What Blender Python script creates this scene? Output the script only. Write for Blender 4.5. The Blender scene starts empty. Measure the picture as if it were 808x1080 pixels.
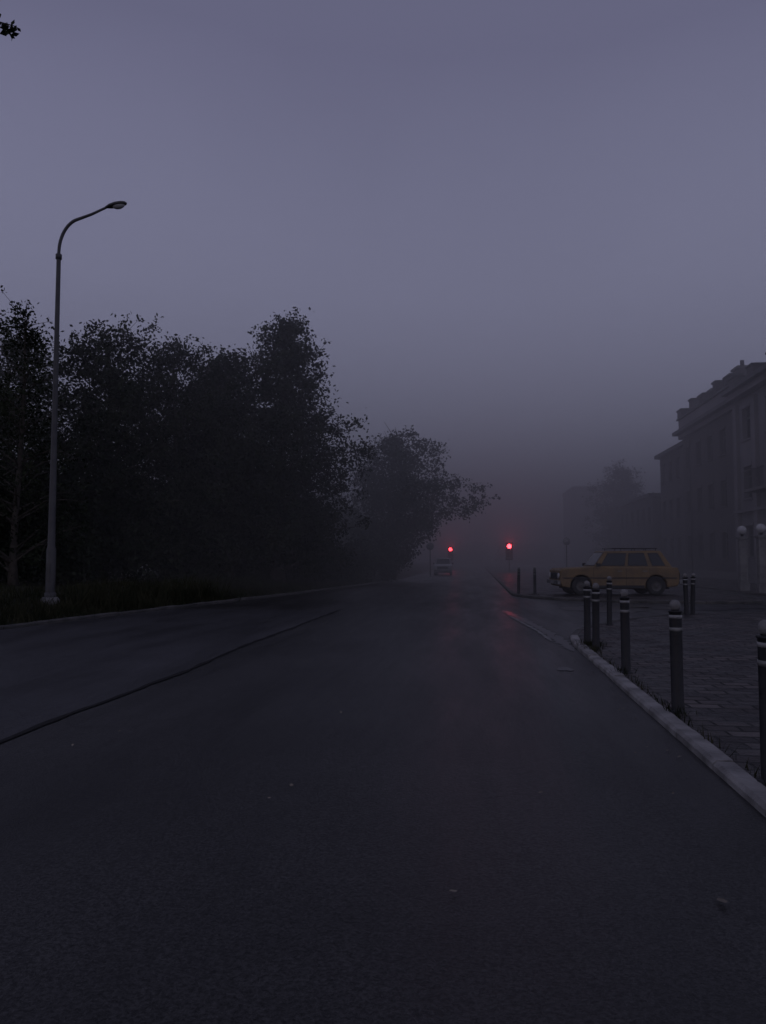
import bpy, math, random
import numpy as np
from mathutils import Vector, Matrix
random.seed(7); rng=np.random.default_rng(7)
S=bpy.context.scene; COL=S.collection
S.view_settings.view_transform='Standard'
try: S.view_settings.look='None'
except Exception: pass
S.view_settings.exposure=0

# ------------------------------------------------------------------ materials
def newmat(name):
    m=bpy.data.materials.new(name); m.use_nodes=True
    nt=m.node_tree; b=nt.nodes['Principled BSDF']; return m,nt,b
def noise_mat(name,c1,c2,scale=5,rough=(.6,.8),bump=0.0,bscale=60,metal=0.0,detail=4,dist=0.02,spec=0.5):
    m,nt,b=newmat(name); N=nt.nodes; L=nt.links
    tc=N.new('ShaderNodeTexCoord')
    n=N.new('ShaderNodeTexNoise'); n.inputs['Scale'].default_value=scale; n.inputs['Detail'].default_value=detail
    L.new(tc.outputs['Object'],n.inputs['Vector'])
    r=N.new('ShaderNodeValToRGB'); r.color_ramp.elements[0].position=.35; r.color_ramp.elements[1].position=.65
    r.color_ramp.elements[0].color=(*c1,1); r.color_ramp.elements[1].color=(*c2,1)
    L.new(n.outputs['Fac'],r.inputs['Fac']); L.new(r.outputs['Color'],b.inputs['Base Color'])
    mr=N.new('ShaderNodeMapRange'); mr.inputs['From Min'].default_value=.3; mr.inputs['From Max'].default_value=.7
    mr.inputs['To Min'].default_value=rough[0]; mr.inputs['To Max'].default_value=rough[1]
    L.new(n.outputs['Fac'],mr.inputs['Value']); L.new(mr.outputs['Result'],b.inputs['Roughness'])
    b.inputs['Metallic'].default_value=metal; b.inputs['Specular IOR Level'].default_value=spec
    if bump>0:
        n2=N.new('ShaderNodeTexNoise'); n2.inputs['Scale'].default_value=bscale; n2.inputs['Detail'].default_value=3
        L.new(tc.outputs['Object'],n2.inputs['Vector'])
        bp=N.new('ShaderNodeBump'); bp.inputs['Strength'].default_value=bump; bp.inputs['Distance'].default_value=dist
        L.new(n2.outputs['Fac'],bp.inputs['Height']); L.new(bp.outputs['Normal'],b.inputs['Normal'])
    return m
def leaf_mat(name,c1,c2,scale):
    m,nt,b=newmat(name); N=nt.nodes; L=nt.links; N.remove(b)
    d=N.new('ShaderNodeBsdfDiffuse'); tc=N.new('ShaderNodeTexCoord'); n=N.new('ShaderNodeTexNoise'); n.inputs['Scale'].default_value=scale; n.inputs['Detail'].default_value=2
    r=N.new('ShaderNodeValToRGB'); r.color_ramp.elements[0].position=.38; r.color_ramp.elements[1].position=.62
    r.color_ramp.elements[0].color=(*c1,1); r.color_ramp.elements[1].color=(*c2,1)
    L.new(tc.outputs['Object'],n.inputs['Vector']); L.new(n.outputs['Fac'],r.inputs['Fac']); L.new(r.outputs['Color'],d.inputs['Color'])
    L.new(d.outputs[0],N['Material Output'].inputs['Surface']); return m

def asphalt(name,base,rmin,rmax,spec):
    m,nt,b=newmat(name); N=nt.nodes; L=nt.links
    tc=N.new('ShaderNodeTexCoord')
    def noi(sc,det=4,vec=None,rough=.5):
        n=N.new('ShaderNodeTexNoise'); n.inputs['Scale'].default_value=sc; n.inputs['Detail'].default_value=det
        n.inputs['Roughness'].default_value=rough
        L.new(vec or tc.outputs['Object'],n.inputs['Vector']); return n.outputs['Fac']
    mp=N.new('ShaderNodeMapping'); mp.inputs['Scale'].default_value=(1.2,.16,1); L.new(tc.outputs['Object'],mp.inputs['Vector'])
    streak=noi(.9,5,mp.outputs['Vector'],.6); big=noi(.35,5,None,.6); grain=noi(60,3,None,.8)
    def ramp(f,a,bb,lo,hi):
        r=N.new('ShaderNodeMapRange'); r.inputs['From Min'].default_value=a; r.inputs['From Max'].default_value=bb
        r.inputs['To Min'].default_value=lo; r.inputs['To Max'].default_value=hi; L.new(f,r.inputs['Value']); return r.outputs['Result']
    def math_(op,x,y):
        n=N.new('ShaderNodeMath'); n.operation=op; L.new(x,n.inputs[0])
        if isinstance(y,float): n.inputs[1].default_value=y
        else: L.new(y,n.inputs[1])
        return n.outputs[0]
    v=math_('MULTIPLY',ramp(grain,.38,.66,.15,2.3),ramp(big,.3,.7,.6,1.4))
    v=math_('MULTIPLY',v,ramp(streak,.3,.7,.6,1.4))
    vo=N.new('ShaderNodeTexVoronoi'); vo.feature='DISTANCE_TO_EDGE'; vo.inputs['Scale'].default_value=.33
    wv=N.new('ShaderNodeVectorMath'); wv.operation='ADD'
    nn=N.new('ShaderNodeTexNoise'); nn.inputs['Scale'].default_value=1.2; nn.inputs['Detail'].default_value=5
    L.new(tc.outputs['Object'],nn.inputs['Vector'])
    L.new(tc.outputs['Object'],wv.inputs[0]); L.new(nn.outputs['Color'],wv.inputs[1]); L.new(wv.outputs[0],vo.inputs['Vector'])
    ck=ramp(vo.outputs['Distance'],0,.006,.35,1.0)
    mask=ramp(big,.48,.56,0.0,1.0)
    ckm=N.new('ShaderNodeMix'); ckm.data_type='FLOAT'; L.new(mask,ckm.inputs[0]); ckm.inputs[2].default_value=1.0; L.new(ck,ckm.inputs[3])
    v=math_('MULTIPLY',v,ckm.outputs[0])
    cc=N.new('ShaderNodeVectorMath'); cc.operation='SCALE'; cc.inputs[0].default_value=base; L.new(v,cc.inputs['Scale'])
    L.new(cc.outputs[0],b.inputs['Base Color'])
    L.new(ramp(streak,.35,.65,rmin,rmax),b.inputs['Roughness'])
    b.inputs['Specular IOR Level'].default_value=spec
    bp=N.new('ShaderNodeBump'); bp.inputs['Strength'].default_value=.6; bp.inputs['Distance'].default_value=.01
    L.new(grain,bp.inputs['Height']); L.new(bp.outputs['Normal'],b.inputs['Normal'])
    return m
M={}
M['asphalt']=asphalt('asphalt',(.023,.0225,.0225),.33,.54,.36)
M['asphalt2']=asphalt('asphalt_old',(.030,.030,.033),.36,.58,.36)
M['seam']=noise_mat('seam_tar',(.006,.006,.006),(.015,.015,.015),8,(.6,.85),.5,60,spec=.2)
M['earth']=noise_mat('earth_grass',(.014,.017,.010),(.04,.04,.026),1.5,(.85,1),.8,12,dist=.08,spec=.2)
M['kerb']=noise_mat('kerb_concrete',(.14,.135,.13),(.32,.31,.30),3.5,(.55,.85),.6,40)
M['conc']=noise_mat('concrete',(.1,.1,.1),(.22,.215,.21),4,(.7,.9),.4,30)
M['kerbd']=noise_mat('kerb_dirty',(.04,.04,.038),(.10,.095,.09),2.5,(.7,.9),.5,30)
M['dark']=noise_mat('dark_metal',(.012,.012,.014),(.024,.024,.026),12,(.4,.6),.15,60,spec=.35)
M['polem']=noise_mat('pole_paint',(.045,.045,.05),(.08,.08,.08),3,(.45,.65),.2,30)
M['white']=noise_mat('white_paint',(.22,.22,.22),(.38,.38,.37),10,(.4,.6),.1,60)
M['worn']=noise_mat('worn_paint',(.06,.06,.06),(.24,.24,.23),7,(.4,.7),.2,60)
M['rubber']=noise_mat('rubber',(.015,.015,.015),(.03,.03,.03),10,(.7,.9))
M['bark']=noise_mat('bark',(.03,.025,.02),(.08,.07,.06),6,(.8,1),.7,20)
M['leaf']=leaf_mat('foliage',(.02,.026,.015),(.055,.068,.036),.9)
M['leaf2']=leaf_mat('foliage_dark',(.014,.019,.013),(.042,.050,.032),.8)
M['grass']=leaf_mat('grass_blades',(.018,.022,.012),(.05,.05,.03),2)
M['litter']=noise_mat('dry_leaf',(.05,.04,.025),(.22,.19,.15),9,(.5,.8))
M['yellow']=noise_mat('car_paint_ochre',(.125,.083,.04),(.19,.125,.055),3.5,(.5,.7))
M['pale']=noise_mat('car_paint_pale',(.35,.35,.37),(.45,.45,.45),2,(.5,.6))
M['chrome']=noise_mat('bumper_metal',(.12,.12,.12),(.2,.2,.2),5,(.4,.6),metal=.5)
M['plaster']=noise_mat('plaster_light',(.15,.147,.155),(.25,.24,.25),.5,(.8,.95),.2,20)
M['brick']=noise_mat('plaster_dark',(.055,.053,.056),(.10,.094,.097),.5,(.8,.95),.3,18)
M['roof']=noise_mat('roof_sheet',(.025,.025,.03),(.045,.045,.05),1,(.5,.7))
M['frame']=noise_mat('window_frame',(.09,.09,.09),(.14,.14,.14),3,(.5,.7))
M['globe']=noise_mat('globe_opal',(.36,.36,.38),(.46,.46,.46),3,(.2,.35))
M['plate']=noise_mat('sign_plate',(.2,.2,.22),(.3,.3,.3),3,(.4,.6))
def glassy(name,c,r):
    m,nt,b=newmat(name); b.inputs['Base Color'].default_value=(*c,1); b.inputs['Roughness'].default_value=r; return m
M['glass']=glassy('dark_glass',(.012,.013,.016),.08)
M['water']=glassy('puddle_water',(.015,.015,.018),.32)
def emis(name,c,s):
    m,nt,b=newmat(name); b.inputs['Base Color'].default_value=(*c,1)
    b.inputs['Emission Color'].default_value=(*c,1); b.inputs['Emission Strength'].default_value=s; return m
M['red']=emis('red_lens_lit',(1,.045,.06),20)
M['lensoff']=glassy('lens_off',(.03,.04,.03),.3)
def paving():
    m,nt,b=newmat('paving_blocks'); N=nt.nodes; L=nt.links
    tc=N.new('ShaderNodeTexCoord'); br=N.new('ShaderNodeTexBrick')
    br.inputs['Scale'].default_value=1.0; br.inputs['Brick Width'].default_value=.3; br.inputs['Row Height'].default_value=.2
    br.inputs['Mortar Size'].default_value=.016; br.inputs['Mortar Smooth'].default_value=.3
    br.inputs['Color1'].default_value=(.03,.026,.026,1); br.inputs['Color2'].default_value=(.095,.084,.080,1); br.inputs['Mortar'].default_value=(.008,.008,.008,1)
    nw=N.new('ShaderNodeTexNoise'); nw.inputs['Scale'].default_value=1.1; nw.inputs['Detail'].default_value=5; L.new(tc.outputs['Object'],nw.inputs['Vector'])
    wsc=N.new('ShaderNodeVectorMath'); wsc.operation='MULTIPLY_ADD'; L.new(nw.outputs['Color'],wsc.inputs[0]); wsc.inputs[1].default_value=(.09,.09,0); L.new(tc.outputs['Object'],wsc.inputs[2])
    L.new(wsc.outputs[0],br.inputs['Vector'])
    n=N.new('ShaderNodeTexNoise'); n.inputs['Scale'].default_value=1.6; n.inputs['Detail'].default_value=8; L.new(tc.outputs['Object'],n.inputs['Vector'])
    r=N.new('ShaderNodeMapRange'); r.inputs['From Min'].default_value=.35; r.inputs['From Max'].default_value=.65; r.inputs['To Min'].default_value=.35; r.inputs['To Max'].default_value=1.5
    L.new(n.outputs['Fac'],r.inputs['Value'])
    sc=N.new('ShaderNodeVectorMath'); sc.operation='SCALE'; L.new(br.outputs['Color'],sc.inputs[0]); L.new(r.outputs['Result'],sc.inputs['Scale'])
    L.new(sc.outputs[0],b.inputs['Base Color'])
    r2=N.new('ShaderNodeMapRange'); r2.inputs['From Min'].default_value=.35; r2.inputs['From Max'].default_value=.65; r2.inputs['To Min'].default_value=.3; r2.inputs['To Max'].default_value=.8; L.new(n.outputs['Fac'],r2.inputs['Value']); L.new(r2.outputs['Result'],b.inputs['Roughness'])
    b.inputs['Specular IOR Level'].default_value=.35
    nf=N.new('ShaderNodeTexNoise'); nf.inputs['Scale'].default_value=10; nf.inputs['Detail'].default_value=5; L.new(tc.outputs['Object'],nf.inputs['Vector'])
    ma=N.new('ShaderNodeMath'); ma.operation='MULTIPLY_ADD'; L.new(nf.outputs['Fac'],ma.inputs[0]); ma.inputs[1].default_value=1.2
    iv=N.new('ShaderNodeMath'); iv.operation='SUBTRACT'; iv.inputs[0].default_value=1; L.new(br.outputs['Fac'],iv.inputs[1]); L.new(iv.outputs[0],ma.inputs[2])
    bp=N.new('ShaderNodeBump'); bp.inputs['Strength'].default_value=1; bp.inputs['Distance'].default_value=.05; L.new(ma.outputs[0],bp.inputs['Height']); L.new(bp.outputs['Normal'],b.inputs['Normal'])
    return m
M['paving']=paving()

# ------------------------------------------------------------------ mesh helpers
class MB:
    def __init__(s): s.v=[]; s.f=[]; s.m=[]; s.mats=[]; s.smooth=[]
    def mi(s,k):
        if k not in s.mats: s.mats.append(k)
        return s.mats.index(k)
    def add(s,vs,fs,k,smooth=False):
        o=len(s.v); s.v+= [tuple(p) for p in vs]; mi=s.mi(k)
        for f in fs: s.f.append(tuple(o+i for i in f)); s.m.append(mi); s.smooth.append(smooth)
    def box(s,x0,x1,y0,y1,z0,z1,k):
        vs=[(x0,y0,z0),(x1,y0,z0),(x1,y1,z0),(x0,y1,z0),(x0,y0,z1),(x1,y0,z1),(x1,y1,z1),(x0,y1,z1)]
        s.add(vs,[(0,3,2,1),(4,5,6,7),(0,1,5,4),(1,2,6,5),(2,3,7,6),(3,0,4,7)],k)
    def tube(s,pts,rad,k,n=8,cap=True):
        pts=[Vector(p) for p in pts]; vs=[]; up=None
        for i,p in enumerate(pts):
            a=pts[max(i-1,0)]; b=pts[min(i+1,len(pts)-1)]; d=(b-a).normalized()
            if up is None:
                up=Vector((1,0,0)) if abs(d.x)<.9 else Vector((0,1,0))
            u=(up-d*up.dot(d)).normalized(); w=d.cross(u); up=u
            r=rad[i] if hasattr(rad,'__len__') else rad
            for j in range(n):
                t=2*math.pi*j/n; vs.append(p+u*math.cos(t)*r+w*math.sin(t)*r)
        fs=[]
        for i in range(len(pts)-1):
            for j in range(n):
                a=i*n+j; b=i*n+(j+1)%n; fs.append((a,b,b+n,a+n))
        if cap:
            fs.append(tuple(range(n-1,-1,-1))); o=(len(pts)-1)*n; fs.append(tuple(range(o,o+n)))
        s.add(vs,fs,k,True)
    def lathe(s,prof,k,n=20,axis='z',c=(0,0,0)):
        vs=[];fs=[]
        for (r,z) in prof:
            for j in range(n):
                t=2*math.pi*j/n; a,b=r*math.cos(t),r*math.sin(t)
                if axis=='z': vs.append((c[0]+a,c[1]+b,c[2]+z))
                elif axis=='y': vs.append((c[0]+a,c[1]+z,c[2]+b))
                else: vs.append((c[0]+z,c[1]+a,c[2]+b))
        for i in range(len(prof)-1):
            for j in range(n):
                a=i*n+j; b=i*n+(j+1)%n; fs.append((a,b,b+n,a+n))
        s.add(vs,fs,k,True)
    def obj(s,name,loc=(0,0,0),rot=(0,0,0),parent=None,bevel=0,autos=True):
        me=bpy.data.meshes.new(name); me.from_pydata(s.v,[],s.f); 
        for k in s.mats: me.materials.append(M[k])
        me.polygons.foreach_set('material_index',s.m); me.polygons.foreach_set('use_smooth',s.smooth)
        me.update()
        o=bpy.data.objects.new(name,me); COL.objects.link(o); o.location=loc; o.rotation_euler=rot
        import bmesh
        bm=bmesh.new(); bm.from_mesh(me); bmesh.ops.recalc_face_normals(bm,faces=bm.faces); bm.to_mesh(me); bm.free()
        if bevel:
            b=o.modifiers.new('bevel','BEVEL'); b.width=bevel; b.segments=2; b.limit_method='ANGLE'; b.angle_limit=math.radians(40)
        if parent: o.parent=parent
        return o
def empty(name,loc=(0,0,0),rot=(0,0,0)):
    e=bpy.data.objects.new(name,None); COL.objects.link(e); e.location=loc; e.rotation_euler=rot; e.empty_display_size=.3; return e
def poly_prism(mb,pts,z0,z1,k,kside=None):
    n=len(pts); vs=[(x,y,z0) for x,y in pts]+[(x,y,z1) for x,y in pts]
    mb.add(vs,[tuple(range(n,2*n))],k)
    mb.add(vs,[(i,(i+1)%n,(i+1)%n+n,i+n) for i in range(n)],kside or k)

# ------------------------------------------------------------------ ground & road
EDGE=[(-11.5,-60),(-11.2,-10),(-10.6,5),(-9.7,15),(-8.95,20),(-8.1,25.5),(-7.4,30),(-6.7,35),(-5.9,41),(-5.3,48),(-5.0,56),(-5,80),(-5,400)]
def edge_x(y):
    return float(np.interp(y,[p[1] for p in EDGE],[p[0] for p in EDGE]))
def sm(t): t=max(0,min(1,t)); return t*t*(3-2*t)
def gh(x,y):
    d=edge_x(y)-x
    if d<.35: return 0.0
    return .08+.45*sm((d-.3)/3.0)+.05*math.sin(x*1.7+y*.9)*sm((d-1)/2)
xs=list(np.concatenate([np.linspace(-600,-60,12),np.linspace(-50,-20,12),np.arange(-19,-4,.3),np.linspace(-3,30,10),np.linspace(60,600,10)]))
ys=list(np.concatenate([np.linspace(-300,-20,8),np.linspace(-10,4,8),np.arange(5,60,.6),np.linspace(62,120,14),np.linspace(150,900,12)]))
g=MB(); nx=len(xs)
g.add([(x,y,gh(x,y)) for y in ys for x in xs],[(j*nx+i,j*nx+i+1,(j+1)*nx+i+1,(j+1)*nx+i) for j in range(len(ys)-1) for i in range(nx-1)],'earth',True)
g.obj('ground')
r=MB(); vs=[];fs=[]
for x,y in EDGE: vs+=[(x,y,.006),(120,y,.006)]
for i in range(len(EDGE)-1): fs.append((2*i,2*i+1,2*i+3,2*i+2))
r.add(vs,fs,'asphalt'); r.obj('road')
p=MB(); vs=[];fs=[]; yy=list(np.arange(-20,21.6,.25)); wob=0; sx=[]
for y in yy:
    wob=.85*wob+random.uniform(-.02,.02); sx.append(-3.8+wob)
for i,y in enumerate(yy): vs+=[(edge_x(y)+.02,y,.011),(sx[i],y,.011)]
for i in range(len(yy)-1): fs.append((2*i,2*i+1,2*i+3,2*i+2))
p.add(vs,fs,'asphalt2'); p.obj('road_lane_patch')
c=MB(); vs=[];fs=[]
for i,y in enumerate(yy):
    w=random.uniform(.01,.05); vs+=[(sx[i]-w,y,.016),(sx[i]+w,y,.016)]
for i in range(len(yy)-1): fs.append((2*i,2*i+1,2*i+3,2*i+2))
c.add(vs,fs,'seam'); c.obj('road_seam')
def kerb(name,line,w,h,mat='kerb',L=1.0):
    mb=MB(); P=[Vector((x,y,0)) for x,y in line]
    segs=[]
    for a,b in zip(P[:-1],P[1:]):
        d=(b-a).length; n=max(1,round(d/L))
        for i in range(n): segs.append((a.lerp(b,i/n),a.lerp(b,(i+1)/n)))
    for a,b in segs:
        t=(b-a).normalized(); nrm=Vector((t.y,-t.x,0)); g_=.007
        a2=a+t*g_; b2=b-t*g_; dz=random.uniform(-.009,.009); off=nrm*random.uniform(-.01,.01); e=.025
        q=[a2+off,b2+off,b2+nrm*w+off,a2+nrm*w+off]
        vs=[(v.x,v.y,-.05) for v in q]
        vs+=[(v.x,v.y,h-e+dz) for v in q]
        q2=[a2+nrm*e+off,b2+nrm*e+off,b2+nrm*w+off,a2+nrm*w+off]
        vs+=[(v.x,v.y,h+dz) for v in q2]
        mb.add(vs,[(0,1,5,4),(1,2,6,5),(2,3,7,6),(3,0,4,7),(4,5,9,8),(5,6,10,9),(6,7,11,10),(7,4,8,11),(8,9,10,11)],mat)
    return mb.obj(name)
KH=.075
near=[(1.66,-12),(1.66,13.6),(1.74,14.6),(1.98,15.7),(2.4,16.8),(3.05,18.0),(3.9,19.2),(4.8,20.2),(5.9,20.9),(7.2,21.2),(34,21.6)]
def inset(line,w):
    out=[]
    for i,(x,y) in enumerate(line):
        a=Vector(line[max(i-1,0)]);b=Vector(line[min(i+1,len(line)-1)]); t=(b-a).normalized(); out.append((x+t.y*w,y-t.x*w))
    return out
kerb('kerb',near[:3],.14,KH); kerb('kerb',near[2:],.14,KH,'kerbd')
pv=MB(); poly_prism(pv,inset(near,.13)+[(34,-12)],-.05,KH-.012,'paving'); pv.obj('pavement')
far=[(1.45,120),(1.45,60),(1.45,31),(1.6,29.8),(2.0,28.7),(2.8,27.6),(4.0,26.7),(5.6,26.1),(7.4,25.8),(8.6,26.0),(9.4,26.6),(9.7,27.6),(9.7,60),(9.7,120)]
kerb('kerb',[(x,y) for x,y in far][::-1],.14,.1,'kerbd')
ins=inset(far[::-1],.13)
pv=MB(); poly_prism(pv,ins,-.05,.088,'paving'); pv.obj('pavement')
bl=[(11.2,120),(11.2,29),(11.6,28.2),(12.4,27.9),(40,27.9)]
kerb('kerb',bl[::-1],.14,.1,'kerbd'); pv=MB(); poly_prism(pv,inset(bl[::-1],.13)+[(40,120)],-.05,.088,'paving'); pv.obj('pavement')
kerb('kerb',[(x,y) for x,y in EDGE if -10<=y<=80][::-1],.14,.09,'kerbd')

def ribbon(name,line,w,z,k,jit=.3):
    mb=MB(); vs=[];fs=[]; P=[Vector((x,y)) for x,y in line]; R=[]
    for a,b in zip(P[:-1],P[1:]):
        n=max(2,int((b-a).length/.12)); R+=[a.lerp(b,i/n) for i in range(n)]
    R.append(P[-1])
    for i,q in enumerate(R):
        a=R[max(i-1,0)]; b=R[min(i+1,len(R)-1)]; t=(b-a).normalized(); nn=Vector((t.y,-t.x))
        ww=w*(1+random.uniform(-jit,jit))*min(1,(i+1)/6,(len(R)-i)/6)
        vs+=[(*(q-nn*ww/2),z),(*(q+nn*ww/2),z)]
    for i in range(len(R)-1): fs.append((2*i,2*i+1,2*i+3,2*i+2))
    mb.add(vs,fs,k); return mb.obj(name)
ribbon('puddle',[(1.56,12.6),(1.53,14.2),(1.42,16),(1.2,18.4),(1.0,20.3),(.8,22)],.22,.012,'water',.6)
ribbon('road_marking',[(1.36,14.0),(1.28,15.8),(1.06,18.2),(.86,20.2)],.07,.016,'worn',.8)
def puddle(cx,cy,rx,ry,seed):
    rr=random.Random(seed); ph=[rr.uniform(0,6.28) for _ in range(4)]; vs=[]
    for j in range(64):
        t=2*math.pi*j/64; q=1+.25*math.sin(2*t+ph[0])+.2*math.sin(3*t+ph[1])+.1*math.sin(7*t+ph[2])+.06*math.sin(13*t+ph[3])
        vs.append((cx+rx*q*math.cos(t),cy+ry*q*math.sin(t),.0125))
    mb=MB(); mb.add(vs,[tuple(range(64))],'water'); mb.obj('puddle')
puddle(3.9,23.0,1.0,1.7,1); puddle(6.6,23.6,1.8,.7,2); puddle(1.2,10.6,.08,.22,3); puddle(10.6,25.3,1.5,1.3,4)

# ------------------------------------------------------------------ leaves / trees
def leaf_mesh(name,C,Sz,k,parent=None,aspect=.6):
    n=len(C); a=rng.normal(size=(n,3)); a/=np.linalg.norm(a,axis=1)[:,None]
    b=rng.normal(size=(n,3)); b-=a*(a*b).sum(1)[:,None]; b/=np.linalg.norm(b,axis=1)[:,None]
    L=(Sz*rng.uniform(.6,1.3,n))[:,None]
    V=np.stack([C-a*L*.5, C+b*L*aspect*.5-a*L*.05, C+a*L*.5, C-b*L*aspect*.5-a*L*.05],1).reshape(-1,3)
    me=bpy.data.meshes.new(name); me.vertices.add(4*n); me.vertices.foreach_set('co',V.ravel().astype(np.float32))
    me.loops.add(4*n); me.loops.foreach_set('vertex_index',np.arange(4*n,dtype=np.int32))
    me.polygons.add(n); me.polygons.foreach_set('loop_start',np.arange(0,4*n,4,dtype=np.int32)); me.polygons.foreach_set('loop_total',np.full(n,4,dtype=np.int32))
    me.materials.append(M[k]); me.update(calc_edges=True)
    o=bpy.data.objects.new(name,me); COL.objects.link(o)
    if parent: o.parent=parent
    return o
def tree(name,x,y,H,prof,limbs=70,clump=.45,per=50,leaf=.15,lean=(0,0),bias=None,tr=.2,k='leaf',start=.12,z0=None,extra=0):
    z=gh(x,y) if z0 is None else z0; e=empty(name,(x,y,z-.05)); mb=MB()
    hs=[p[0] for p in prof]; rs=[p[1] for p in prof]
    def axis(t): 
        return Vector((lean[0]*t*t+.15*math.sin(t*5+x),lean[1]*t*t+.12*math.sin(t*6+y),H*.93*t))
    T=[axis(i/12) for i in range(13)]
    mb.tube(T,[tr*(1-.93*(i/12))+.012+(tr*.4 if i==0 else 0) for i in range(13)],'bark',9)
    C=[];W=[]
    for i in range(limbs):
        h=start+(1-start)*((i+random.random())/limbs)
        R=float(np.interp(h,hs,rs)); az=i*2.4+random.uniform(-.5,.5)
        if bias: R*=bias(az,h)
        R*=random.choice([.6,.8,.95,1.05,1.22]); rise=R*random.uniform(.15,.6)
        p0=axis(max(.04,h-rise/H*1.0-.02)/.93 if h<.93 else .95); end=Vector((axis(h).x+R*math.cos(az),axis(h).y+R*math.sin(az),H*h*.97+random.uniform(-.3,.3)))
        if p0.z>end.z: p0.z=end.z-.1
        mid=p0.lerp(end,.5)+Vector((random.uniform(-.2,.2),random.uniform(-.2,.2),.12*R))
        pts=[p0,p0.lerp(mid,.5),mid,mid.lerp(end,.5)+Vector((0,0,.05)),end]
        r0=max(.02,tr*.38*(1-h)+.015); mb.tube(pts,[r0,r0*.75,r0*.5,r0*.3,.008],'bark',5,False)
        nc=max(3,int(R*2.6))
        for j in range(nc):
            t=.25+.75*(j+random.random())/nc; q=(p0.lerp(mid,t*2) if t<.5 else mid.lerp(end,t*2-1))
            q=q+Vector((random.gauss(0,.22),random.gauss(0,.22),random.gauss(0,.2)))*clump/.45
            C.append(q); W.append(clump*random.uniform(.5,1.15)*(1.15-.5*t))
            if random.random()<.35:
                d=Vector((random.gauss(0,1),random.gauss(0,1),random.gauss(.3,.8))).normalized()*random.uniform(.4,.95)
                mb.tube([q,q+d*.6,q+d],[.012,.008,.004],'bark',3,False)
                C.append(q+d*.9); W.append(.16)
    for j in range(extra):
        a=axis(random.uniform(.8,.98)); d=Vector((random.uniform(-.9,.9),random.uniform(-.5,.5),random.uniform(1.0,2.0)))
        mb.tube([a,a+d*.5+Vector((.1,0,0)),a+d],[.04,.022,.008],'bark',4,False)
    mb.obj('trunk_and_limbs',parent=e)
    C=np.array([tuple(c) for c in C]); W=np.array(W); n=np.maximum(6,(per*(W/clump)**1.6)).astype(int)
    idx=np.repeat(np.arange(len(C)),n); P=C[idx]+rng.normal(size=(len(idx),3))*W[idx][:,None]*np.array([.62,.62,.5])
    P=P[P[:,2]>.15]
    leaf_mesh('foliage',P,np.full(len(P),leaf),k,e)
    return e
tree('birch_tree',-15.3,24.3,9.8,[(0,1.6),(.2,2.3),(.5,2.3),(.8,1.4),(1,.3)],62,.42,40,.13,tr=.13,k='leaf2')
tree('birch_tree',-17.9,28.5,10.3,[(0,2),(.2,2.8),(.5,3.0),(.8,2.1),(1,.3)],80,.5,54,.15,tr=.18,k='leaf2')
tree('birch_tree',-20.5,31.5,11.3,[(0,2),(.2,2.8),(.5,3.0),(.8,2.1),(1,.3)],70,.5,50,.15,tr=.18,k='leaf2')
tree('deciduous_tree',-15.2,30.2,10.8,[(0,2.4),(.2,3.2),(.5,3.3),(.8,2.7),(.93,1.8),(1,.6)],110,.55,80,.16,tr=.24,k='leaf2')
tree('deciduous_tree',-12.9,32.0,10.9,[(0,2.4),(.2,3.0),(.5,3.0),(.8,2.5),(.95,1.4),(1,.5)],100,.55,78,.16,tr=.2,k='leaf2')
tree('deciduous_tree',-10.9,33.0,10.6,[(0,2.2),(.2,2.8),(.5,2.8),(.8,1.8),(.95,.8),(1,.3)],90,.52,76,.16,tr=.2,k='leaf2')
tree('linden_tree',-8.8,34.4,12.7,[(0,2.2),(.15,3.0),(.35,3.6),(.6,3.2),(.8,2.2),(.93,1.2),(1,.35)],140,.58,88,.17,tr=.28,k='leaf2')
tree('deciduous_tree',-13.5,38.5,11.2,[(0,2.4),(.2,3.2),(.5,3.4),(.8,2.6),(1,.5)],80,.65,70,.2,tr=.2,k='leaf2')
tree('maple_tree',-5.7,49.8,9.7,[(0,1.2),(.2,1.9),(.35,2.7),(.5,4.0),(.65,4.5),(.8,3.4),(.95,1.4),(1,.5)],90,.6,64,.2,lean=(.9,0),bias=lambda az,h:(1.0+(.42 if h>.45 else -.25)*math.cos(az))*(1+.22*math.sin(az*3+h*9)),tr=.26,k='leaf2',start=.16,extra=14)
tree('birch_tree',18.6,99,13.2,[(0,2.6),(.2,3.3),(.5,3.6),(.8,3.0),(.95,1.8),(1,1.0)],60,.9,60,.3,tr=.22,z0=0)
def shrub(name,lobes,n,leaf,k='leaf2'):
    P=[]
    tot=sum(a[3]*a[4] for a in lobes)
    for (x,y,z,rx,rz) in lobes:
        m=int(n*rx*rz/tot); d=rng.normal(size=(m,3)); d/=np.linalg.norm(d,axis=1)[:,None]
        ph=rng.uniform(0,6,3); q=1+.18*np.sin(5*d[:,0]+ph[0])+.16*np.sin(6*d[:,2]+ph[1])+.12*np.sin(9*d[:,1]+ph[2])
        rr=(rng.random(m)**.45)*q+rng.normal(0,.05,m)
        P.append(np.stack([x+d[:,0]*rr*rx,y+d[:,1]*rr*rx,z+d[:,2]*rr*rz],1))
    P=np.concatenate(P); P=P[P[:,2]>.02]; return leaf_mesh(name,P,np.full(len(P),leaf),k)
lob=[]
for i in range(38):
    t=i/37; x=-21+t*12.6+random.uniform(-.6,.6); y=23.5+t*14+random.uniform(-1,1.6); lob.append((x,y,random.uniform(1.0,3.2),random.uniform(1.3,2.0),random.uniform(1.4,2.8)))
shrub('hedge',lob,110000,.19)
lob=[(-8.3+i*.36+random.uniform(-.3,.3),37+i*1.3,random.uniform(.7,1.7),random.uniform(.9,1.4),random.uniform(.9,1.6)) for i in range(9)]
shrub('hedge',lob,16000,.18)
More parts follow.
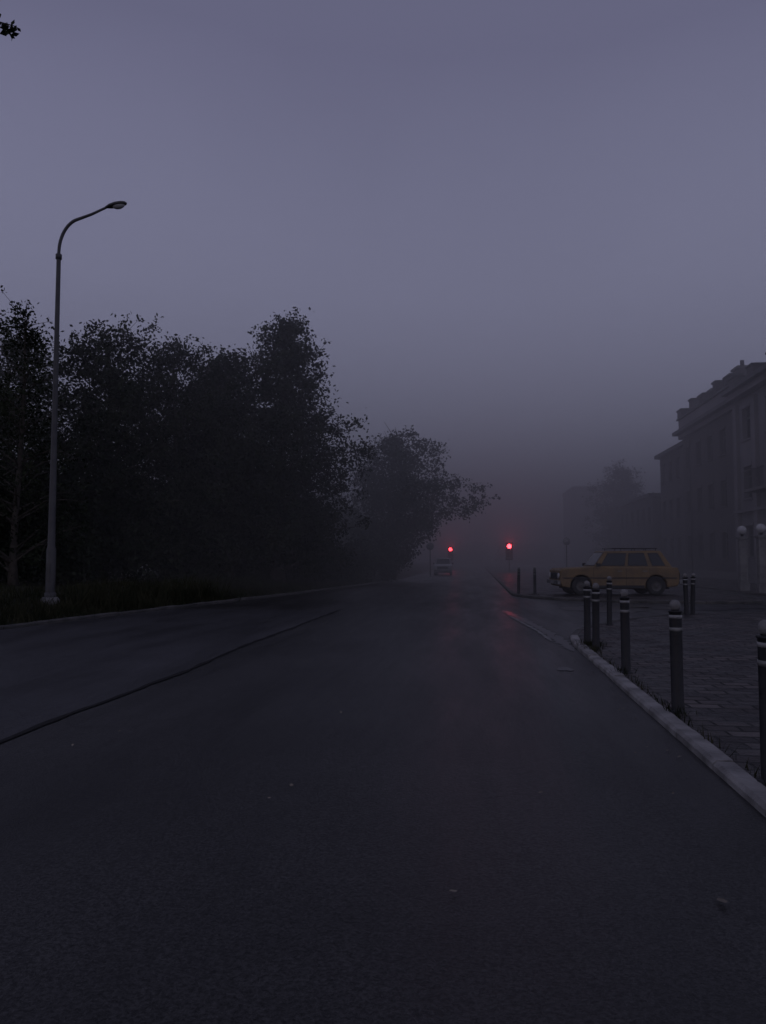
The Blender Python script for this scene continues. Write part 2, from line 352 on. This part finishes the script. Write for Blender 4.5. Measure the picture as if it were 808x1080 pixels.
lob=[(random.uniform(-17,-8),random.uniform(58,95),random.uniform(1,5),random.uniform(2,3.4),random.uniform(2,4)) for i in range(28)]
shrub('distant_trees',lob,40000,.4)
lob=[(-30+i*4+random.uniform(-2,2),random.uniform(165,190),random.uniform(1,3),random.uniform(3,5),random.uniform(2.5,5)) for i in range(26)]
shrub('distant_trees',lob,20000,.7)
e=empty('maple_tree',(-12.9,9.0,gh(-12.9,9))); mb=MB()
mb.tube([(0,0,-.1),(.1,0,2),(0,.1,4.5),(.1,.1,7),(0,0,9.6)],[.3,.22,.18,.12,.04],'bark',10)
C=[]
for i in range(26):
    az=random.uniform(1.9,4.4); h=random.uniform(4,10); R=random.uniform(1.5,3.2); a=Vector((0,.05,h-1)); b=Vector((R*math.cos(az),R*math.sin(az),h+.6))
    mb.tube([a,a.lerp(b,.5)+Vector((0,0,.2)),b],[.05,.03,.01],'bark',5,False)
    for j in range(6): C.append(a.lerp(b,.3+.7*random.random()))
tip=Vector((6.17,1.3,8.98))
main=[Vector((0.05,.05,6)),Vector((2,.5,8.2)),Vector((4.2,.9,9.15)),Vector((5.3,1.15,9.2)),tip]
mb.tube(main,[.09,.06,.035,.02,.006],'bark',6,False)
C=np.array([tuple(c) for c in C]); P=np.repeat(C,60,0)+rng.normal(size=(len(C)*60,3))*.35
tw=[]
for i in range(6):
    a=main[3].lerp(tip,.35+i*.13); d=Vector((random.uniform(-.05,.15),random.uniform(-.2,.2),random.uniform(-.34,-.02))); mb.tube([a,a+d],[.006,.003],'bark',3,False)
    for j in range(10): q=a+d*random.uniform(.1,1.1); tw.append((q.x+random.gauss(0,.04),q.y+random.gauss(0,.04),q.z+random.gauss(0,.04)))
mb.obj('trunk_and_limbs',parent=e); leaf_mesh('foliage',np.concatenate([P,np.array(tw)]),np.full(len(P)+len(tw),.13),'leaf2',e,.6)

def blades(name,pts,h,w=.012):
    V=[];F=[]
    for i,(x,y,z) in enumerate(pts):
        a=random.uniform(0,6.28); hh=h*random.uniform(.5,1.4); dx,dy=math.cos(a)*w,math.sin(a)*w; lx,ly=random.gauss(0,.35)*hh,random.gauss(0,.35)*hh
        V+=[(x-dx,y-dy,z),(x+dx,y+dy,z),(x+lx,y+ly,z+hh)]; F.append((3*i,3*i+1,3*i+2))
    me=bpy.data.meshes.new(name); me.from_pydata(V,[],F); me.materials.append(M['grass']); o=bpy.data.objects.new(name,me); COL.objects.link(o)
pp=[]
for i in range(24000):
    y=random.uniform(12,44); x=edge_x(y)-.12-abs(random.gauss(0,1.8)); pp.append((x,y,gh(x,y)-.02))
blades('grass',pp,.24,.014)
pp=[]
for i in range(700):
    cy=random.choice([19.5,22,23.5,25]); y=cy+random.gauss(0,.5); x=edge_x(y)-.9+random.gauss(0,.35); pp.append((x,y,gh(x,y)-.02))
blades('tall_weeds',pp,.7,.02)
pp=[]
for cx,cy,n,s in [(1.9,13.0,200,.10),(1.84,12.3,80,.06),(1.86,7.5,40,.05),(1.82,9.95,50,.05),(5.3,20.3,60,.1),(2.2,29.6,80,.12)]:
    for i in range(n): pp.append((cx+random.gauss(0,s),cy+random.gauss(0,s*1.6),KH-.02))
for i in range(200): pp.append((1.82+random.gauss(0,.015),random.uniform(3.5,13.6),KH-.02))
blades('weeds',pp,.09,.006)
pts=[]
for i in range(420):
    y=random.uniform(2.3,20)
    x=random.choice([1.6-abs(random.gauss(0,.25)),random.uniform(-3.5,1.5),random.uniform(1.9,6),1.58-abs(random.gauss(0,.1))])
    pts.append((x,y,.02 if x<1.66 else KH+.004))
V=[];F=[]
pts=pts[:130]+[(1.05,3.55,.02)]
for i,(x,y,z) in enumerate(pts):
    a=random.uniform(0,6.28); s=random.uniform(.010,.022) if i<len(pts)-1 else .035
    o=len(V); sh=[(1,0),(.35,.5),(-.4,.55),(-1,0),(-.4,-.5),(.4,-.45)]
    for (u,v) in sh: V.append((x+s*(u*math.cos(a)-v*math.sin(a)),y+s*(u*math.sin(a)+v*math.cos(a)),z+random.uniform(0,.012)))
    F.append(tuple(range(o,o+6)))
me=bpy.data.meshes.new('fallen_leaves'); me.from_pydata(V,[],F); me.materials.append(M['litter']); COL.objects.link(bpy.data.objects.new('fallen_leaves',me))

# ------------------------------------------------------------------ bollards
def bollard(x,y,z=KH-.012,H=1.0,r=.056):
    mb=MB()
    mb.lathe([(0,-.05),(r+.025,-.05),(r+.025,.012),(r+.004,.022),(r,.03),(r,H*.75)],'dark')
    mb.lathe([(r,H*.75),(r+.003,H*.75),(r+.003,H*.785),(r,H*.785)],'worn')
    mb.lathe([(r,H*.785),(r,H*.87)],'dark')
    mb.lathe([(r,H*.87),(r+.003,H*.87),(r+.003,H*.90),(r,H*.90)],'white')
    mb.lathe([(r,H*.90),(r,H*.92),(r+.008,H*.925),(r+.008,H*.94),(r*.7,H*.945)],'dark')
    cz=H*.945+.045
    mb.lathe([(.052*math.cos(t),cz+.052*math.sin(t)) for t in np.linspace(-1.2,1.57,10)],'conc')
    mb.obj('bollard',(x,y,z),(random.gauss(0,.014),random.gauss(0,.014),0))
for x,y in [(1.87,5.25),(1.87,7.5),(1.87,9.95),(1.88,12.4),(1.9,13.45),(2.85,16.9),(5.25,20.0),(5.5,20.4)]: bollard(x,y)
for x,y in [(1.7,30.3),(2.35,30.6)]: bollard(x,y,.088)

# ------------------------------------------------------------------ street lamp
LX,LY=-10.95,18.9; LZ=gh(LX,LY)
e=empty('street_lamp',(LX,LY,LZ-.1))
mb=MB(); mb.lathe([(0,-.2),(.24,-.2),(.24,.2),(.19,.28),(0,.28)],'conc',16); mb.obj('plinth',parent=e)
mb=MB(); Ht=9.3
mb.lathe([(.12,.28),(.12,1.5),(.095,1.6),(.07,5.0),(.055,Ht)],'polem',14)
mb.lathe([(.145,.28),(.145,.38),(.12,.4)],'polem',14); mb.lathe([(.06,Ht-.05),(.08,Ht-.05),(.08,Ht+.08),(.045,Ht+.1)],'polem',12)
mb.box(-.05,.05,-.135,-.11,.7,1.15,'polem'); mb.obj('pole',parent=e)
arm=[(0,0,Ht)]
for t in np.linspace(0,1,9): 
    a=t*math.radians(72); arm.append((.62*(1-math.cos(a)),0,Ht+.15+.88*math.sin(a)))
arm+=[(.9,0,Ht+1.13),(1.32,0,Ht+1.3)]
mb=MB(); mb.tube(arm,[.042]*10+[.035,.03],'polem',10); mb.obj('arm',parent=e)
mb=MB(); sec=[(0,.03,.035),(.06,.06,.05),(.14,.1,.07),(.3,.13,.085),(.46,.12,.075),(.56,.08,.05),(.6,.02,.015)]
vs=[];fs=[];n=14
for (sx_,w,h) in sec:
    for j in range(n):
        t=2*math.pi*j/n; zz=math.sin(t)*h; zz=zz if zz>0 else zz*.45; vs.append((sx_,math.cos(t)*w,zz))
for i in range(len(sec)-1):
    for j in range(n): a=i*n+j;b=i*n+(j+1)%n; fs.append((a,b,b+n,a+n))
fs+=[tuple(range(n)),tuple(range((len(sec)-1)*n,len(sec)*n))]
mb.add(vs,fs,'polem',True)
vs=[];fs=[]
for i,(q,s_) in enumerate([(0,1),(.5,.85),(.85,.5),(1,.05)]):
    for j in range(n): t=2*math.pi*j/n; vs.append((.37+.17*s_*math.cos(t),.1*s_*math.sin(t),-.03-.08*q))
for i in range(3):
    for j in range(n): a=i*n+j;b=i*n+(j+1)%n; fs.append((a,b,b+n,a+n))
mb.add(vs,fs,'globe',True)
h=mb.obj('lamp_head',(1.28,0,Ht+1.29),(0,math.radians(-9),0),e)

# ------------------------------------------------------------------ cars
def car(name,loc,rz,paint,scale=1.0,rack=True):
    e=empty(name,loc,(0,0,rz)); e.scale=(scale,)*3
    def arch(cx,r=.385,n=10): return [(cx+r*math.cos(t),.34+r*math.sin(t)) for t in np.linspace(0,math.pi,n)]
    prof=[(-2.04,.34),(-2.1,.5),(-2.1,.86),(-2.04,.985),(.92,1.0),(1.45,.975),(2.0,.94),(2.1,.88),(2.12,.5),(2.04,.32)]
    front=arch(1.36); rear=arch(-1.28)
    prof=prof+[(1.36+.385,.27)]+front+[(1.36-.385,.25),(-1.28+.385,.25)]+rear+[(-1.28-.385,.29)]
    n=len(prof); W=.80; vs=[]
    for yy_,ins_ in ((-W,0),(W,0)): vs+=[(x,yy_,z) for x,z in prof]
    mb=MB(); mb.add(vs,[tuple(range(n)),tuple(range(2*n-1,n-1,-1))]+[(i,(i+1)%n,(i+1)%n+n,i+n) for i in range(n)],paint)
    mb.obj('body',parent=e,bevel=.045)
    zt=1.58
    B=[(.90,-.74,.98),(.90,.74,.98),(-1.90,.74,.97),(-1.90,-.74,.97)]; T=[(.46,-.63,zt-.02),(.46,.63,zt-.02),(-1.5,.63,zt),(-1.5,-.63,zt)]
    mb=MB(); mb.add(B+T,[(0,1,5,4),(1,2,6,5),(2,3,7,6),(3,0,4,7),(4,5,6,7)],paint); mb.obj('cabin',parent=e,bevel=.05)
    mb=MB()
    def panel(A,Bq,Cq,D,u0,u1,v0,v1,k,off):
        A,Bq,Cq,D=map(Vector,(A,Bq,Cq,D)); nrm=(Bq-A).cross(D-A).normalized()
        cen=Vector((-.4,0,1.2))
        if nrm.dot((A+Cq)/2-cen)<0: nrm=-nrm
        def P(u,v): return A.lerp(Bq,u).lerp(D.lerp(Cq,u),v)+nrm*off
        q=[P(u0,v0),P(u1,v0),P(u1,v1),P(u0,v1)]; q2=[x-nrm*.02 for x in q]
        mb.add(q+q2,[(0,1,2,3),(0,1,5,4),(1,2,6,5),(2,3,7,6),(3,0,4,7)],k)
    for s_,(a,bb,cc,d) in ((0,(B[0],B[3],T[3],T[0])),(1,(B[1],B[2],T[2],T[1]))):
        for u0,u1 in ((.075,.375),(.43,.68),(.75,.91)):
            panel(a,bb,cc,d,u0-.008,u1+.008,.1,.86,'dark',.004); panel(a,bb,cc,d,u0,u1,.14,.82,'glass',.009)
    panel(B[0],B[1],T[1],T[0],.07,.93,.1,.92,'dark',.004); panel(B[0],B[1],T[1],T[0],.09,.91,.14,.88,'glass',.009)
    panel(B[2],B[3],T[3],T[2],.1,.9,.15,.88,'glass',.009)
    mb.obj('windows',parent=e)
    mb=MB()
    for s_ in (-1,1):
        y0=s_*(W+.002); 
        for x in (.93,-.22,-1.05): mb.box(x-.006,x+.006,min(y0,y0+s_*.003),max(y0,y0+s_*.003),.36 if x>-1 else .75,.97,'dark')
        mb.box(-2.0,2.0,min(y0,y0+s_*.012),max(y0,y0+s_*.012),.60,.635,'dark')
        mb.box(-.85,.93,min(y0,y0+s_*.008),max(y0,y0+s_*.008),.26,.36,'dark')
        for x in (-.05,-.93): mb.box(x-.02,x+.14,min(y0,y0+s_*.03),max(y0,y0+s_*.03),.84,.87,'chrome')
        mb.box(.72,.84,min(s_*.8,s_*.93),max(s_*.8,s_*.93),1.02,1.13,'dark')
    mb.box(2.1,2.2,-.8,.8,.4,.53,'chrome'); mb.box(-2.2,-2.09,-.8,.8,.42,.55,'chrome')
    mb.box(2.1,2.135,-.5,.5,.58,.79,'dark')
    for s_ in (-1,1):
        mb.lathe([(0,.05),(.07,.045),(.095,.02),(.1,0)],'globe',16,'x',(2.11,s_*.62,.69))
        mb.box(-2.13,-2.09,s_*.62-.13,s_*.62+.13,.6,.8,'seam'); 
    mb.box(2.2,2.21,-.25,.25,.42,.52,'plate')
    if rack:
        for x in (.1,-.5,-1.0,-1.35): mb.tube([(x,-.6,zt+.07),(x,.6,zt+.07)],.014,'dark',6)
        for yy_ in (-.58,.58):
            mb.tube([(.2,yy_,zt+.07),(-1.4,yy_,zt+.07)],.015,'dark',6)
            for x in (.1,-.5,-1.0,-1.35): mb.tube([(x,yy_,zt-.03),(x,yy_,zt+.08)],.012,'dark',6)
    mb.box(-1.8,1.8,-.6,.6,.22,.4,'dark')
    mb.obj('trim',parent=e,bevel=.006)
    for i,(x,s_) in enumerate(((1.36,-1),(1.36,1),(-1.28,-1),(-1.28,1))):
        mb=MB(); mb.lathe([(.18,-.09),(.29,-.095),(.325,-.07),(.335,0),(.325,.07),(.29,.095),(.18,.09)],'rubber',28,'y',(x,s_*.69,.335))
        mb.lathe([(0,s_*.06),(.05,s_*.075),(.06,s_*.05),(.15,s_*.055),(.185,s_*.09)],'kerbd',24,'y',(x,s_*.69,.335)); mb.obj('wheel_%d'%(i+1),parent=e)
    return e
car('parked_car',(5.25,30.2,.088),math.radians(188),'yellow',1.06)
car('pale_car',(-2.6,66,.006),math.radians(-90),'pale',.92,False)

# ------------------------------------------------------------------ traffic lights, signs, globe lamps
def traffic_light(x,y,zl,z0,P):
    e=empty('traffic_light',(x,y,z0)); mb=MB()
    mb.lathe([(.1,0),(.1,.15),(.055,.2),(.055,zl+.2)],'polem',12); mb.obj('pole',parent=e)
    mb=MB(); mb.box(-.23,.23,-.3,-.07,zl-1.25,zl+.26,'dark'); mb.box(-.34,.34,-.075,-.062,zl-1.35,zl+.38,'dark'); mb.obj('housing',parent=e,bevel=.02)
    for i,z in enumerate((zl,zl-.5,zl-1.0)):
        mb=MB(); mb.lathe([(.22,-.31),(.2,-.36),(.13,-.40),(0,-.42)],'red' if i==0 else 'lensoff',18,'y',(0,0,z)); mb.obj('lens_%d'%(i+1),parent=e)
        mb=MB(); vs=[];fs=[]
        for j in range(11):
            t=math.pi*(-.08+1.16*j/10)
            for yy_ in (-.3,-.48): vs.append((.235*math.cos(t),yy_,z+.235*math.sin(t)))
        for j in range(10): fs.append((2*j,2*j+1,2*j+3,2*j+2))
        mb.add(vs,fs,'dark',True); mb.obj('visor_%d'%(i+1),parent=e)
    ld=bpy.data.lights.new('red_lamp','SPOT'); ld.energy=P; ld.color=(1,.03,.05); ld.spot_size=math.radians(80); ld.spot_blend=1; ld.shadow_soft_size=.2
    lo=bpy.data.objects.new('red_lamp',ld); COL.objects.link(lo); lo.parent=e; lo.location=(0,-.6,zl)
    lo.rotation_euler=Vector((0,-1,0.45)).to_track_quat('-Z','Y').to_euler()
traffic_light(3.4,75.8,2.5,.088,320)
traffic_light(-2.9,96,2.5,.006,420)
def sign(x,y,z0,H,kind='plate'):
    e=empty('traffic_sign',(x,y,z0)); mb=MB(); mb.lathe([(.035,0),(.035,H)],'polem',10); mb.obj('post',parent=e)
    mb=MB(); mb.lathe([(0,-.06),(.3,-.06),(.3,-.045),(0,-.045)],'plate',20,'y',(0,0,H-.33)); mb.obj('plate',parent=e)
sign(-3.4,60,0,2.7); sign(7.2,61.5,.088,3.0)
def globe_lamp(x,y):
    e=empty('globe_lamp',(x,y,.088)); mb=MB()
    mb.box(-.2,.2,-.2,.2,-.05,.35,'conc'); mb.box(-.15,.15,-.15,.15,.35,2.2,'conc'); mb.box(-.2,.2,-.2,.2,2.2,2.3,'conc'); mb.obj('post',parent=e,bevel=.015)
    mb=MB(); mb.lathe([(.06,2.3),(.06,2.4),(.1,2.42)],'dark',14); mb.lathe([(.19*math.cos(t),2.58+.19*math.sin(t)) for t in np.linspace(-1.15,1.57,12)],'globe',20); mb.obj('globe',parent=e)
globe_lamp(11.45,34.6); globe_lamp(11.45,32.4)

# ------------------------------------------------------------------ buildings
def facade(mb,x0,ya,yb,z0,floors,fh,bays,wall,sill=.9,wh=1.6,ww=1.1):
    L=yb-ya; bw=L/bays; top=z0+floors*fh
    mb.box(x0+.35,x0+11,ya+.01,yb-.01,0,top-.05,wall)
    for f in range(floors):
        zb=z0+f*fh; za=zb+sill; zc=za+wh
        mb.box(x0,x0+.34,ya,yb,zb,za,wall); mb.box(x0,x0+.34,ya,yb,zc,zb+fh,wall)
        y=ya
        for b_ in range(bays):
            w0=ya+b_*bw+(bw-ww)/2; w1=w0+ww
            mb.box(x0,x0+.34,y,w0,za,zc,wall); y=w1
            mb.box(x0+.26,x0+.3,w0,w1,za,zc,'glass')
            for q0,q1 in ((w0,w0+.07),((w0+w1)/2-.035,(w0+w1)/2+.035),(w1-.07,w1)): mb.box(x0+.22,x0+.257,q0,q1,za,zc,'frame')
            for q in (za,zc-.07,za+wh*.68): mb.box(x0+.215,x0+.219+.03,w0+.002,w1-.002,q,q+.065,'frame')
            mb.box(x0-.09,x0-.003,w0-.12,w1+.12,za-.1,za-.003,wall)
            mb.box(x0-.05,x0-.003,w0-.1,w1+.1,zc+.003,zc+.2,wall)
        mb.box(x0,x0+.34,y,yb,za,zc,wall)
e=empty('corner_building',(0,0,0))
mb=MB(); facade(mb,15.9,47.2,60.5,0.6,3,3.3,5,'brick'); mb.box(15.8,16.2,47.2,60.5,0,.6,'conc'); mb.obj('long_wing_walls',parent=e)
mb=MB(); facade(mb,16.4,60.6,70,0.6,3,3.2,4,'brick'); mb.box(16.0,27,60.6,70.4,10.203,10.5,'roof'); mb.obj('far_wing_walls',parent=e)
mb=MB(); facade(mb,15.4,36.5,47.1,0.6,3,3.35,3,'plaster',ww=1.3,wh=1.8)
mb.box(15.3,15.8,36.5,47.1,0,.6,'conc')
for y in (36.5,39.95,43.5,46.5): mb.box(15.2,15.397,y,y+.55,.6,10.4,'plaster')
mb.obj('end_block_walls',parent=e)
mb=MB()
mb.box(15.6,27,47.15,60.7,10.503,10.8,'plaster'); mb.box(15.2,27.1,47.153,60.9,10.803,11.05,'roof')
mb.box(15.65,27,47.16,60.7,11.053,11.95,'plaster'); mb.box(15.5,27.1,47.16,60.8,11.953,12.08,'roof')
mb.box(14.9,27,36.3,47.13,10.653,11.0,'plaster'); mb.box(14.6,27.2,36.1,47.14,11.003,11.25,'roof')
mb.box(15.12,15.395,36.4,47.12,4.05,4.2,'plaster')
mb.obj('cornice',parent=e)
mb=MB()
for i in range(5):
    y=48+i*2.75; mb.box(15.45,16.15,y,y+(.7 if i%2 else 1.2),12.083,12.5+.2*(i%2),'brick'); mb.box(15.38,16.22,y-.06,y+(.76 if i%2 else 1.26),12.503+.2*(i%2),12.62+.2*(i%2),'roof')
for y in (37,40,43,46.0): mb.box(15.0,15.7,y,y+.9,11.253,11.9,'brick'); mb.box(14.93,15.77,y-.06,y+.96,11.903,12.0,'roof')
for (x,y,h) in ((16.6,50,13.4),(16.8,56,13.3),(16.0,41.5,12.9)): 
    mb.box(x,x+.8,y,y+1.1,11.3,h,'brick'); mb.box(x-.1,x+.9,y-.1,y+1.2,h+.003,h+.15,'conc'); mb.tube([(x+.4,y+.5,h+.15),(x+.4,y+.5,h+.6)],.13,'roof',8)
mb.obj('parapet_and_chimneys',parent=e)
mb=MB(); 
for (xa,xb,ya,yb,z,h) in ((15.9,27,47.5,60.4,12.0,1.2),(15.5,27,36.5,47,11.2,1.3)):
    vs=[(xa,ya,z),(xb,ya,z),(xb,yb,z),(xa,yb,z),((xa+xb)/2,ya+3,z+h),((xa+xb)/2,yb-3,z+h)]
    mb.add(vs,[(0,1,4),(1,2,5,4),(2,3,5),(3,0,4,5)],'roof')
mb.obj('roof',parent=e)
mb=MB(); mb.tube([(15.72,47.6,.2),(15.72,47.6,10.4)],.06,'polem',8); mb.tube([(15.75,58.2,.2),(15.75,58.2,10.4)],.06,'polem',8)
mb.box(14.5,15.395,40.6,43.4,5.0,5.15,'conc')
for y in np.arange(40.65,43.4,.15): mb.box(14.53,14.55,y,y+.02,5.15,6.1,'dark')
mb.box(14.51,14.57,40.6,43.4,6.1,6.15,'dark'); mb.obj('balcony_and_pipes',parent=e)
e=empty('apartment_building',(0,0,0))
mb=MB(); facade(mb,16.6,74,90,0.4,2,3.4,6,'brick'); mb.box(16.2,27,73.7,90.3,7.203,7.5,'roof'); mb.obj('walls',parent=e)
e=empty('tower_block',(0,0,0))
mb=MB(); facade(mb,17.5,138,154,0.4,4,3.3,6,'brick'); mb.box(17.3,28.6,137.8,154.2,13.603,14.0,'roof')
for f in range(4):
    for k_ in range(3): mb.box(19.2+k_*3.2,20.7+k_*3.2,137.95,138.005,1.4+f*3.3,2.9+f*3.3,'glass')
mb.obj('walls',parent=e)

# ------------------------------------------------------------------ fog (homogeneous volume, a bank lying over the far street)
def fog(name,x0,x1,y0,y1,z0,z1,sc,g_):
    mb=MB()
    M['_f']=m=bpy.data.materials.new(name); m.use_nodes=True; nt=m.node_tree; nt.nodes.clear()
    o=nt.nodes.new('ShaderNodeOutputMaterial'); v=nt.nodes.new('ShaderNodeVolumeScatter')
    v.inputs['Density'].default_value=sc; v.inputs['Color'].default_value=(1,1,1,1); v.inputs['Anisotropy'].default_value=g_
    nt.links.new(v.outputs[0],o.inputs['Volume']); mb.box(x0,x1,y0,y1,z0,z1,'_f'); return mb.obj(name)
fog('fog',-400,400,25,600,-2,20,.0215,.25)

# ------------------------------------------------------------------ world, sun, camera
w=bpy.data.worlds.new('World'); S.world=w; w.use_nodes=True; nt=w.node_tree; N=nt.nodes; L=nt.links; N.clear()
out=N.new('ShaderNodeOutputWorld'); bg1=N.new('ShaderNodeBackground'); bg2=N.new('ShaderNodeBackground'); ad=N.new('ShaderNodeAddShader')
sky=N.new('ShaderNodeTexSky'); sky.sky_type='NISHITA'; sky.sun_disc=False; sky.sun_elevation=math.radians(6); sky.sun_rotation=math.radians(200)
L.new(sky.outputs[0],bg1.inputs[0]); bg1.inputs[1].default_value=.006
tc=N.new('ShaderNodeTexCoord'); sep=N.new('ShaderNodeSeparateXYZ'); L.new(tc.outputs['Generated'],sep.inputs[0])
no=N.new('ShaderNodeTexNoise'); no.inputs['Scale'].default_value=1.6; no.inputs['Detail'].default_value=3; L.new(tc.outputs['Generated'],no.inputs['Vector'])
ma=N.new('ShaderNodeMath'); ma.operation='MULTIPLY_ADD'; L.new(no.outputs['Fac'],ma.inputs[0]); ma.inputs[1].default_value=.16; L.new(sep.outputs['Z'],ma.inputs[2])
rp=N.new('ShaderNodeValToRGB'); el=rp.color_ramp.elements
el[0].position=0.08; el[0].color=(.27,.272,.40,1); el[1].position=.42; el[1].color=(.205,.206,.315,1)
x=el.new(.66); x.color=(.122,.120,.198,1); x=el.new(1.0); x.color=(.118,.118,.18,1)
L.new(ma.outputs[0],rp.inputs['Fac']); L.new(rp.outputs[0],bg2.inputs[0]); bg2.inputs[1].default_value=1.0
L.new(bg1.outputs[0],ad.inputs[0]); L.new(bg2.outputs[0],ad.inputs[1]); L.new(ad.outputs[0],out.inputs[0])
sd=bpy.data.lights.new('sun','SUN'); sd.energy=.03; sd.angle=math.radians(30); sd.color=(1,.95,.9)
so=bpy.data.objects.new('sun',sd); COL.objects.link(so); so.rotation_euler=(math.radians(50),0,math.radians(200-180))
cd=bpy.data.cameras.new('camera'); co=bpy.data.objects.new('camera',cd); COL.objects.link(co); S.camera=co
cd.sensor_fit='VERTICAL'; cd.sensor_height=24; cd.sensor_width=24; cd.lens=18; cd.clip_end=3000; cd.clip_start=.05
co.location=(0,0,1.5); co.rotation_euler=(math.radians(90+3.39),0,math.radians(6.75))
